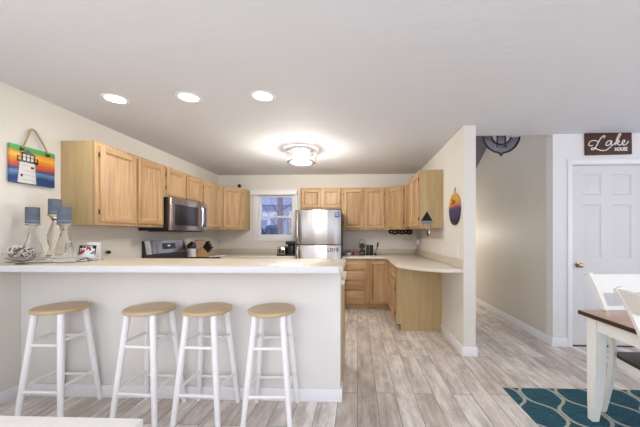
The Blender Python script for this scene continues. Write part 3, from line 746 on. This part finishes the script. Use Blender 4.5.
# black scroll rack under the corner cabinet
sr = thing('scroll_rack', 'black wrought iron scroll rack under the right rear corner wall cabinet', 'rack', (.735, 5.19, Z0))
sr.rotation_euler = (0, 0, math.radians(-8))
MB().box(-.19, .19, -.02, .02, -.012, -.001, .002).build('top_bar', M['iron'], sr)
for k in range(6):
    x = -.155+k*.062; f_ = (1, 1.25)[k % 2]
    MB().tube([(x+.033*math.cos(a*PI/8), -.03+.01*math.sin(a), -.034*f_+.024*f_*math.sin(a*PI/8)) for a in range(16)], .017, 8, closed=True).build('scroll', M['iron'], sr)
MB().tube(catmull([(-.19, -.03, -.05), (-.09, -.03, -.07), (0, -.03, -.05), (.09, -.03, -.07), (.19, -.03, -.045)], 5), .009, 8).build('lower_bar', M['iron'], sr)

single('round_camera', MB().ball((-2.18, 5.47, Z1+.055), .036).lathe([(0, 0), (.024, 0), (.02, .01), (.008, .014), (.008, .03), (0, .03)], (-2.18, 5.47, Z1), 16), M['black'], 'small black ball shaped camera on top of the left corner cabinet', 'camera', (-2.18, 5.47, Z1))

# LAKE HOUSE sign above the door
ls = thing('lake_house_sign', 'dark brown wooden sign with white script Lake HOUSE above the white door', 'sign', (2.853, YD-.001, 2.207))
ls.rotation_euler = (0, math.radians(-1.0), 0)
MB().box(-.256, .256, -.022, 0, -.014, .238, .004).build('board', M['signwood'], ls)
def stroke(pts, r=.0065):
    return catmull([(x, -.024, z) for x, z in pts], 7), r
# script letters drawn as strokes
lake = MB()
for pts, r in [
    ([(-.06, .175), (-.045, .19), (-.055, .2), (-.085, .18), (-.12, .125), (-.15, .07), (-.175, .045), (-.195, .05), (-.19, .065), (-.16, .062), (-.11, .04), (-.06, .033), (-.02, .045), (.02, .075)], .0085),
    ([(-.115, .135), (-.16, .15), (-.205, .14), (-.225, .11), (-.21, .09), (-.18, .095)], .0075),
    ([(.025, .125), (.0, .132), (-.025, .118), (-.033, .095), (-.018, .088), (.005, .1), (.027, .128), (.02, .1), (.028, .088), (.05, .1)], .0085),
    ([(.05, .1), (.085, .145), (.115, .2), (.115, .22), (.1, .21), (.08, .16), (.062, .09)], .0085),
    ([(.066, .105), (.085, .128), (.102, .128), (.1, .115), (.08, .108), (.095, .095), (.112, .088), (.13, .1)], .008),
    ([(.13, .1), (.152, .112), (.162, .128), (.15, .134), (.136, .118), (.138, .096), (.158, .088), (.185, .105), (.2, .125)], .0085)]:
    if pts[0][0] > 0: pts = [(x*1.06+.002, .086+(z-.086)*(1.22 if z < .14 else 1.02+.0) if z < .14 else z) for x, z in pts]
    lake.tube(stroke(pts)[0], r, 6, flat=(1, .7))
lake.build('script_lettering', M['cream'], ls)
text_mesh('block_lettering', 'HOUSE', .056, .002, M['cream'], ls, Matrix.Translation((.132, -.0235, .043)) @ FRONT, sx=.78, bold=.0015)

# anchor hung in the stairwell
an = thing('hanging_anchor', 'dark grey metal anchor hanging in the stairwell opening', 'wall decoration', (1.78, 3.80, 2.262))
R = .225; zc = R+.035
def arc(r, a0, a1, n=14): return [(r*math.sin(a0+(a1-a0)*k/n), zc-r*math.cos(a0+(a1-a0)*k/n)) for k in range(n+1)]
out = arc(R, -1.45, 1.45, 24)
out = out[:12]+[(-.018, .03), (0, -.0), (.018, .03)]+out[13:]
inn = arc(R-.105, -1.3, 1.3, 20)
MB().prism(out+inn[::-1], -.02, .02, 'y', .012, seg=2).build('arms', [M['anchor']], an)
rim = [(x, -.022, z) for x, z in out]; MB().tube(rim, .011, 8).build('arm_rim', M['anchorrim'], an)
rim = [(x, -.022, z) for x, z in inn]; MB().tube(rim, .009, 8).build('arm_rim', M['anchorrim'], an)
MB().box(-.045, .045, -.018, .018, .05, .72, .008).build('shank', M['anchor'], an)
for s_ in (-1, 1): MB().tube([(s_*.05, -.02, .10), (s_*.05, -.02, .70)], .008, 8).build('shank_rim', M['anchorrim'], an)
MB().tube([(-.17, 0, .62), (.17, 0, .62)], .02, 10).build('stock', M['anchor'], an)
MB().tube([(.05*math.cos(2*PI*k/16), 0, .765+.05*math.sin(2*PI*k/16)) for k in range(16)], .012, 8, closed=True).build('ring', M['anchorrim'], an)
MB().tube([(0, 0, .81), (0, 0, rake(3.80)-2.262+.02)], .006, 8).build('hanging_rope', M['rope'], an)

# ------------------------------------------------------------------ on the bar
ZB = 1.069
tr = single('candle_tray', MB().prism([(v[0], v[1]) for v in [(-2.34+.30*math.cos(a*PI/16), 2.36+.085*math.sin(a*PI/16)) for a in range(32)]], ZB, ZB+.008, 'z', .002), M['tray'], 'thin grey oval tray under the glass candle holders', 'tray', (-2.34, 2.36, ZB)) if False else None
def hold_prof(h, R):
    if h > .34: return [(0, 0), (R, 0), (R, .006), (R*.9, .03), (R*.62, h*.22), (R*.55, h*.30), (R*.72, h*.40), (R*.80, h*.48), (R*.66, h*.60), (R*.34, h*.78), (R*.27, h*.88), (.034, h*.95), (.047, h*.975), (.049, h), (0, h)]
    return [(0, 0), (R, 0), (R, .006), (R*.97, .02), (R*.9, .06), (R*.68, h*.40), (R*.42, h*.62), (R*.30, h*.76), (R*.26, h*.84), (R*.34, h*.88), (R*.30, h*.91), (.034, h*.95), (.047, h*.975), (.049, h), (0, h)]
def holder(x, y, h, R, label):
    prof = hold_prof(h, R); inner = [(max(r-.0035, .002), z) for r, z in prof[2:9]]
    full = prof
    wall = full+[(max(r_-.004, 0), h-.004) if r_ > .03 and z_ >= h*.97 else (max(r_-.004, .002), z_+.002) for r_, z_ in full[-2:2:-1]]
    wall = full[:-1]+[(0, h)]+[(0, h-.006)]+[(max(r_-.005, .003), min(z_, h-.006)) for r_, z_ in full[-2:2:-1]]+[(0, .014)]
    return single('candle_holder', MB().lathe(wall, (x, y, ZB+.006), 28), M['clear'], label, 'candle holder', (x, y, ZB), 'glass candle holders on the bar')
def candle(x, y, z, label, r=.0425, h=.13):
    t = thing('pillar_candle', label, 'candle', (x, y, z), 0, 'blue pillar candles on the bar')
    MB().lathe([(0, 0), (r, 0), (r, h-.002), (r-.003, h), (r*.6, h-.003), (0, h-.004)], n=28).build('wax', M['candle'], t)
    MB().lathe([(r+.0004, .012), (r+.0012, .013), (r+.0012, .027), (r+.0004, .028)], n=28).build('wax_band', M['candleband'], t)
    MB().tube([(0, 0, h-.006), (.001, 0, h+.004)], .0012, 6).build('wick', M['black'], t)
cs = [(-2.585, 2.30, .295, .072, 'left'), (-2.505, 2.40, .372, .066, 'tall'), (-2.285, 2.262, .293, .075, 'right')]
tx = {'left': ('clear glass candle holder beside the woven twig balls', 'blue pillar candle on the left glass holder, nearest the twig balls'),
      'tall': ('tallest clear glass candle holder, standing behind the other two', 'blue pillar candle standing highest, on the tallest glass holder'),
      'right': ('clear glass candle holder nearest the floral tile', 'blue pillar candle on the glass holder nearest the floral tile')}
HOLD = cs
for x, y, h, R_, k in cs:
    holder(x, y, h, R_, tx[k][0]); candle(x, y, ZB+.0065+h, tx[k][1])
tr = thing('glass_tray', 'thin dark-edged tray under the glass candle holders', 'tray', (-2.41, 2.34, ZB))
MB().box(-.245, .24, -.16, .15, .0005, .004, .001).build('plate', M['counteredge'], tr)
MB().box(-.249, .244, -.164, -.16, .0005, .0058, .001).box(-.249, .244, .15, .154, .0005, .0058, .001).box(-.249, -.245, -.16, .15, .0005, .0058, .001).box(.24, .244, -.16, .15, .0005, .0058, .001).build('rim', M['tray'], tr)
# woven twig balls in a glass bowl
def twig_ball(x, y, z, r, label):
    m = MB(); rnd = random.Random(int(abs(x)*1000)); n = 18
    for k in range(n):
        ax = Vector((rnd.gauss(0, 1), rnd.gauss(0, 1), rnd.gauss(0, 1))).normalized()
        u = ax.orthogonal().normalized(); v = ax.cross(u); rr = r*(.9+.1*rnd.random())
        m.tube([Vector((x, y, z))+(u*math.cos(2*PI*i/16)+v*math.sin(2*PI*i/16))*rr+ax*(.25*r*math.sin(i)*.3) for i in range(16)], (.0046 if r > .045 else .004), 5, closed=True, mi=1 if k % 3 == 0 else 0)
    return single('twig_ball', m, [M['twig'], M['gaptwig']], label, 'decoration', (x, y, z-r), 'woven twig balls')
gb = single('glass_bowl', MB().lathe([(0, 0), (.04, 0), (.04, .006), (.018, .012), (.018, .018), (.05, .026), (.085, .05), (.098, .085), (.095, .085), (.082, .052), (.048, .03), (0, .024)], (-2.425, 2.085, ZB), 32), M['clear'], 'clear footed glass bowl holding white woven twig balls at the wall end of the bar', 'bowl', (-2.425, 2.085, ZB))
twig_ball(-2.462, 2.09, ZB+.091, .050, 'white woven twig ball at the wall side of the glass bowl')
twig_ball(-2.372, 2.08, ZB+.083, .039, 'white woven twig ball in the glass bowl, next to the left candle holder')
# floral tile on an easel, white card behind
ft = thing('floral_tile', 'small black, red and green floral picture tile on a metal easel on the bar', 'picture', (-2.172, 2.33, ZB), 0); ft.scale = (.95, .95, .95)
mt = Matrix.Rotation(math.radians(-9), 4, 'X')
MB().box(-.076, .076, -.004, .004, .036, .136, .002, mat=mt).build('tile', M['white'], ft)
pr = MB()
def blot(x, z, rx, rz_, mi): pr.prism([(x+rx*math.cos(k*PI/6), z+rz_*math.sin(k*PI/6)) for k in range(12)], -.0052-.0004*mi, -.003, 'y', mi=mi, mat=mt)
pr.box(-.075, -.066, -.005, -.003, .05, .135, 0, 0, mt).box(.066, .075, -.005, -.003, .05, .135, 0, 0, mt).box(-.075, .075, -.005, -.003, .127, .135, 0, 0, mt)
for x, z, rx, rz_, mi in ((-.058, .122, .016, .012, 0), (.058, .12, .018, .014, 0), (-.028, .118, .014, .007, 0), (-.005, .106, .006, .014, 0), (-.055, .066, .012, .008, 0),
                          (-.045, .078, .02, .014, 1), (-.03, .09, .012, .009, 1), (.012, .112, .02, .011, 1), (.024, .098, .009, .01, 1), (.0, .12, .01, .006, 1),
                          (.045, .068, .016, .007, 2), (.056, .08, .01, .008, 2), (-.055, .1, .007, .005, 2)): blot(x, z, rx, rz_, mi)
pr.build('print', [M['black'], M['red'], M['green']], ft)
MB().tube([(-.05, -.03, .004), (0, .005, .03), (.05, -.03, .004)], .0035, 6).tube([(0, .005, .03), (0, .06, .003)], .0035, 6).tube([(-.055, -.028, .004), (-.05, -.032, .016)], .003, 6).tube([(.055, -.028, .004), (.05, -.032, .016)], .003, 6).build('easel', M['hinge'], ft)
wc = single('white_card', MB().box(-2.27, -2.155, 2.44, 2.446, ZB, ZB+.15, .001).box(-2.25, -2.17, 2.446, 2.49, ZB, ZB+.002), M['white'], 'plain white card standing behind the floral tile on the bar', 'card', (-2.19, 2.44, ZB))

# ------------------------------------------------------------------ on the counters
ZK = .914
jar = thing('canister', 'white canister with a black round lid beside the range', 'canister', (-2.58, 4.585, ZK))
MB().lathe([(0, 0), (.055, 0), (.062, .02), (.062, .14), (.05, .155), (0, .155)], n=28).build('jar', M['white'], jar)
MB().lathe([(0, .155), (.05, .155), (.066, .17), (.066, .20), (.05, .235), (.02, .25), (.016, .262), (0, .265)], n=24).build('lid', M['black'], jar)
kbk = thing('knife_block', 'slanted wooden knife block full of black-handled knives by the range', 'knife block', (-2.47, 4.74, ZK), math.radians(8)); kbk.scale = (1.1, 1.1, 1.1)
MB().prism([(-.13, 0), (.045, 0), (.075, .07), (.0, .155), (-.02, .15)], -.055, .055, 'y', .004).build('block', M['knifewood'], kbk)
for i in range(3):
    for k in range(3):
        b0 = Vector((.008+.026*i, -.035+.035*k, .145-.029*i)); dr = Vector((.55, 0, .83)).normalized()
        MB().tube([b0, b0+dr*.045, b0+dr*(.115-.012*i)], [.013, .015, .014], 6, flat=(1, 1.1)).build('knife_handle', M['black'], kbk)
cb_ = thing('cutting_board', 'pinkish cutting board with a dark rounded edge leaning behind the knife block', 'cutting board', (XL+.03, 4.95, ZK))
rr = [(-.20, 0), (.19, 0), (.20, .02), (.195, .20), (.165, .25), (.11, .27), (-.13, .27), (-.18, .25), (-.20, .2)]
mt = Matrix.Rotation(math.radians(-6), 4, 'Y') @ Matrix.Translation((.055, 0, .004))
MB().prism(rr, 0, .012, 'x', .002, mat=mt).build('board', plain('pink_board', '#c9a99b', .6), cb_)
MB().tube([mt @ Vector((.006, y, z)) for y, z in rr[1:8]], .007, 8).build('edge', M['darkgrey'], cb_)
single('spoon', MB().tube([(-2.14, 4.40, .956), (-2.08, 4.50, .962), (-2.03, 4.56, .972)], [.008, .006, .007], 8).ball((-2.165, 4.36, .957), .02, (1.3, 1.5, .45)), M['white'], 'white spoon lying across the range edge', 'spoon', (-2.1, 4.46, .948))
to = thing('toaster', 'small chrome and black toaster on the counter under the window', 'toaster', (-1.33, 5.31, ZK))
MB().prism([(-.072, .03), (.072, .03), (.066, .15), (.05, .168), (-.05, .168), (-.066, .15)], -.13, .13, 'y', .006).build('shell', M['chrome'], to)
MB().box(-.076, .076, -.135, .135, .0, .032, .005).build('base', M['black'], to)
MB().box(-.028, -.01, -.137, -.128, .05, .14).box(-.042, .004, -.152, -.128, .10, .116, .003).build('lever', M['black'], to)
MB().box(.022, .05, -.138, -.128, .05, .11, .003).build('dial_panel', M['black'], to)
for x in (-.026, .026): MB().box(x-.014, x+.014, -.10, .10, .1675, .1705).build('slot', M['black'], to)
cm = thing('coffee_maker', 'dark boxy coffee maker tucked beside the refrigerator', 'coffee maker', (-1.16, 5.36, ZK))
MB().box(-.10, .095, -.13, .16, 0, .03, .006).build('base', M['black'], cm)
MB().box(-.10, .095, .02, .16, .03, .20, .006).build('tower', M['darkgrey'], cm)
MB().box(-.105, .10, -.13, .165, .20, .255, .008).build('lid', M['black'], cm)
MB().lathe([(0, .031), (.06, .031), (.072, .07), (.072, .13), (.05, .165), (.05, .172), (0, .172)], (-.003, -.055, 0), 24).build('carafe', M['darkgrey'], cm)
# right of the refrigerator
bw = thing('sugar_bowl', 'small white bowl with dark spots next to the refrigerator', 'bowl', (-.17, 5.42, ZK))
MB().lathe([(0, 0), (.035, 0), (.05, .02), (.058, .05), (.054, .05), (.045, .022), (0, .008)], n=24).build('bowl', M['white'], bw)
MB().ball((-.015, 0, .05), .03, (1, 1, .7)).ball((.03, -.01, .055), .02).build('contents', M['darkgrey'], bw)
cup = thing('mug', 'pink mug between the white bowl and the black coffee press', 'mug', (-.03, 5.42, ZK))
MB().lathe([(0, 0), (.034, 0), (.04, .01), (.042, .075), (.038, .075), (.036, .012), (0, .008)], n=24).build('cup', M['pink'], cup)
MB().tube(catmull([(.04, 0, .062), (.062, 0, .055), (.064, 0, .03), (.04, 0, .02)], 5), .005, 8).build('handle', M['pink'], cup)
cp = thing('countertop_maker', 'black round drink maker with a wire hoop on top and green label', 'kitchen appliance', (.085, 5.44, ZK))
MB().lathe([(0, 0), (.052, 0), (.054, .01), (.05, .08), (.046, .095), (0, .095)], n=28).build('base', M['black'], cp)
MB().box(-.036, .036, -.056, -.047, .022, .055, .002).build('label_plate', M['green'], cp)
MB().ball((0, 0, .165), .052, (1, .7, 1)).build('drum', M['darkgrey'], cp)
MB().tube([(-.014, 0, .09), (-.014, 0, .14)], .008, 8).tube([(.014, 0, .09), (.014, 0, .14)], .008, 8).build('stem', M['black'], cp)
MB().tube([(.06*math.cos(PI*k/14), 0, .20+.085*math.sin(PI*k/14)) for k in range(15)], .004, 8).tube([(-.06, 0, .20), (-.05, 0, .15)], .004, 8).tube([(.06, 0, .20), (.05, 0, .15)], .004, 8).build('hoop', M['tray'], cp)
def can(x, r, h, label):
    t = thing('canister', label, 'canister', (x, 5.45, ZK))
    MB().lathe([(0, 0), (r, 0), (r, h*.86), (0, h*.86)], n=22).build('body', M['black'], t)
    MB().lathe([(0, h*.86), (r*1.04, h*.86), (r*1.04, h*.95), (r*.8, h), (0, h)], n=22).build('lid', M['darkgrey'], t)
can(.183, .024, .19, 'slim black canister beside the hooped drink maker')
can(.252, .033, .185, 'wider black canister nearest the angled handle')
bl = thing('stick_blender', 'black angled hand tool with a thin shaft standing beside the canisters', 'utensil', (.325, 5.45, ZK))
MB().lathe([(0, 0), (.024, 0), (.026, .01), (.012, .04), (0, .045)], n=18).build('foot', M['black'], bl)
MB().tube([(0, 0, .03), (.012, 0, .09), (.034, 0, .155)], [.008, .008, .011], 10).build('shaft', M['tray'], bl)
MB().tube([(.032, 0, .15), (.042, 0, .185), (.046, 0, .235)], [.014, .017, .014], 12).build('grip', M['black'], bl)

# ------------------------------------------------------------------ dining corner
single('area_rug', MB().box(1.213, 3.9, .3, 2.545, .0005, .009, .003), M['rug'], 'teal rug with pale trellis pattern under the dining table', 'rug', (1.213, 2.545, 0))
tb = thing('dining_table', 'white dining table with brown wooden top at the right edge of the room', 'table', (2.25, 1.6, .009))
wpart('tabletop', MB().box(1.563, 3.05, .95, 2.178, .722, .752, .004, 0), M['tablewood'], tb)
wpart('top_edge', MB().box(1.559, 3.054, .946, 2.182, .722, .7495, .003), M['tableedge'], tb)
ap = MB(); ap.box(1.598, 1.62, 1.07, 2.06, .635, .722).box(2.99, 3.015, 1.07, 2.06, .635, .722).box(1.67, 2.93, 2.12, 2.145, .635, .722).box(1.67, 2.93, .985, 1.01, .635, .722)
wpart('apron', ap, M['cream'], tb)
for sx, cx in ((1, 1.592), (-1, 3.015)):
    for sy, cy in ((-1, 2.145), (1, .983)):
        g = MB(); t = bmesh.new(); rings = []
        for z, wdt, ins in ((.722, .078, 0), (.60, .078, 0), (.35, .074, .001), (.15, .062, .002), (.009, .046, .004)):
            x0, x1 = cx+sx*ins, cx+sx*(ins+wdt); ya, yb = cy+sy*ins, cy+sy*(ins+wdt)
            rings.append([t.verts.new(p) for p in ((x0, ya, z), (x1, ya, z), (x1, yb, z), (x0, yb, z))])
        for A_, B_ in zip(rings, rings[1:]):
            for m in range(4): t.faces.new([A_[m], A_[(m+1) % 4], B_[(m+1) % 4], B_[m]])
        t.faces.new(rings[0]); t.faces.new(rings[-1]); bmesh.ops.recalc_face_normals(t, faces=t.faces[:])
        bmesh.ops.bevel(t, geom=[e for e in t.edges], offset=.003, segments=1, affect='EDGES')
        g._add(t); wpart('leg', g, M['cream'], tb)
def make_chair(label):
    r = thing('dining_chair', label, 'chair', (0, 0, 0), 0, 'white dining chairs with brown seats')
    hw = .20
    side = [(-.09, 0), (-.052, .14), (-.014, .30), (0, .42), (-.003, .52), (-.022, .66), (-.05, .77), (-.09, .88), (-.142, .985)]
    flare = lambda z: hw+.055*(max(z-.46, 0)/.525)**1.4
    cv = catmull([(0, y, z) for y, z in side], 4)
    for s_ in (-1, 1):
        MB().tube([(s_*flare(v.z), v.y, v.z) for v in cv], [.024]*len(cv), 4, flat=(.8, 1.1)).build('post', M['cream'], r)
        MB().tube([(s_*(hw+.03), .345, 0), (s_*(hw+.035), .345, .42)], [.016, .026], 4).build('front_leg', M['cream'], r)
    MB().prism([(-hw+.018, .0), (hw-.018, .0), (hw-.018, .02), (hw+.025, .06), (hw+.062, .38), (-hw-.062, .38), (-hw-.025, .06), (-hw+.018, .02)], .44, .462, 'z', .004).build('seat', M['tablewood'] if False else M['tableedge'], r)
    MB().prism([(-hw-.006, .03), (hw+.006, .03), (hw+.05, .365), (-hw-.05, .365)], .385, .44, 'z').build('seat_rail', M['cream'], r)
    def rail(z0, z1, name):
        def yat(z):
            for a, b in zip(cv, cv[1:]):
                if a.z <= z <= b.z: return a.y+(b.y-a.y)*(z-a.z)/(b.z-a.z)
            return cv[-1].y
        t = bmesh.new(); n = 10; fr_, bk = [], []
        for i in range(n+1):
            k_ = 2*i/n-1; xa, xb = k_*flare(z0), k_*flare(z1); c_ = -.02*(1-(2*i/n-1)**2)
            fr_.append((t.verts.new((xa, yat(z0)+c_+.012, z0)), t.verts.new((xb, yat(z1)+c_+.012, z1))))
            bk.append((t.verts.new((xa, yat(z0)+c_-.012, z0)), t.verts.new((xb, yat(z1)+c_-.012, z1))))
        for i in range(n):
            t.faces.new([fr_[i][0], fr_[i+1][0], fr_[i+1][1], fr_[i][1]]); t.faces.new([bk[i+1][0], bk[i][0], bk[i][1], bk[i+1][1]])
            t.faces.new([fr_[i][1], fr_[i+1][1], bk[i+1][1], bk[i][1]]); t.faces.new([fr_[i+1][0], fr_[i][0], bk[i][0], bk[i+1][0]])
        for i in (0, n): t.faces.new([fr_[i][0], fr_[i][1], bk[i][1], bk[i][0]])
        g = MB(); g._add(t); g.build(name, M['cream'], r)
    rail(.855, .98, 'top_rail'); rail(.70, .765, 'back_rail')
    return r
ch = make_chair('white dining chair with wide top rail beyond the far side of the table')
ch.location = (1.975, 2.148, .009); ch.rotation_euler = (0, 0, PI)
dup(ch, (1.515, 1.41, .009), -PI/2-math.radians(9), 'white dining chair at the left table end, seen sideways at the picture edge')

ctb = thing('coffee_table', 'low plain white table at the lower left, in front of the bar stools', 'table', (-1.65, .95, 0))
wpart('tabletop', MB().box(-2.35, -.968, .55, 1.325, .395, .45, .004), M['white'], ctb)
for x in (-2.30, -1.09):
    for y in (.60, 1.22): wpart('leg', MB().box(x, x+.055, y, y+.055, 0, .395, .003), M['white'], ctb)

# ------------------------------------------------------------------ outside the kitchen window
struct('ground', MB().box(-14, 6, 8.3, 30, -.45, -.35), M['snow'])
nh = thing('neighbor_house', 'grey sided house with snowy roof beyond the kitchen window', 'house', (-5, 15, -.35))
sd = MB()
for k in range(24): sd.prism([(15.0, -.35+k*.15), (14.975, -.35+k*.15), (15.0, -.35+(k+1)*.15), (15.2, -.35+(k+1)*.15), (15.2, -.35+k*.15)], -9, -2.6, 'x')
wpart('wall', sd, M['siding'], nh)
wpart('roof', MB().prism([(-9.6, 2.75), (-2.2, 2.75), (-5.9, 4.9)], 14.5, 20.4, 'y'), M['shingle'], nh)
pr = wpart('porch_roof', MB().prism([(14.95, 2.35), (13.2, 1.95), (13.2, 2.07), (14.95, 2.5)], -6.2, -3.9, 'x'), M['snow'], nh)
for x in (-3.98, -5.6): wpart('porch_post', MB().box(x-.05, x+.05, 13.3, 13.4, -.35, 1.96), M['trim'], nh)
wpart('house_window', MB().box(-3.5, -2.9, 14.94, 14.99, 1.3, 2.2), M['hedge'], nh)
tt = thing('bare_tree', 'bare tree trunk outside the kitchen window', 'tree', (-2.85, 11, -.35))
MB().tube([(0, 0, 0), (.01, 0, 1.5), (-.01, 0, 3.0), (.02, 0, 4.5)], [.12, .11, .1, .07], 10).build('trunk', M['bark'], tt)
for z, dx, dz in ((1.75, -.7, .9), (2.0, .6, .9), (2.3, -.5, .7), (2.5, .7, .6), (2.9, -.6, .5)):
    MB().tube(catmull([(0, 0, z), (dx*.5, .1, z+dz*.5), (dx, .1, z+dz*1.2)], 5), [.026-.002*k for k in range(11)], 7).build('branch', M['bark'], tt)
for i, (x, y, r, t_) in enumerate(((-3.62, 11.9, .5, 1.75), (-2.3, 12.4, .5, 1.5))):
    m = MB()
    for k in range(30):
        z = random.uniform(.1, 1); m.ball((x+random.uniform(-.42, .42), y+random.uniform(-.25, .25), -.25+z*t_+.12), random.uniform(.13, .24), sub=2)
    m.tube([(x, y, -.35), (x, y, .4)], .06, 8)
    single('shrub', m, M['hedge'], ('dark evergreen shrub left of the bare tree outside the window', 'dark evergreen shrub right of the bare tree outside the window')[i], 'shrub', (x, y, -.35))
# added unseen fill light brightening the hall, no lamp is built there
point('hall_fill', (1.5, 6.7, 1.3), 30, WARM, .12)
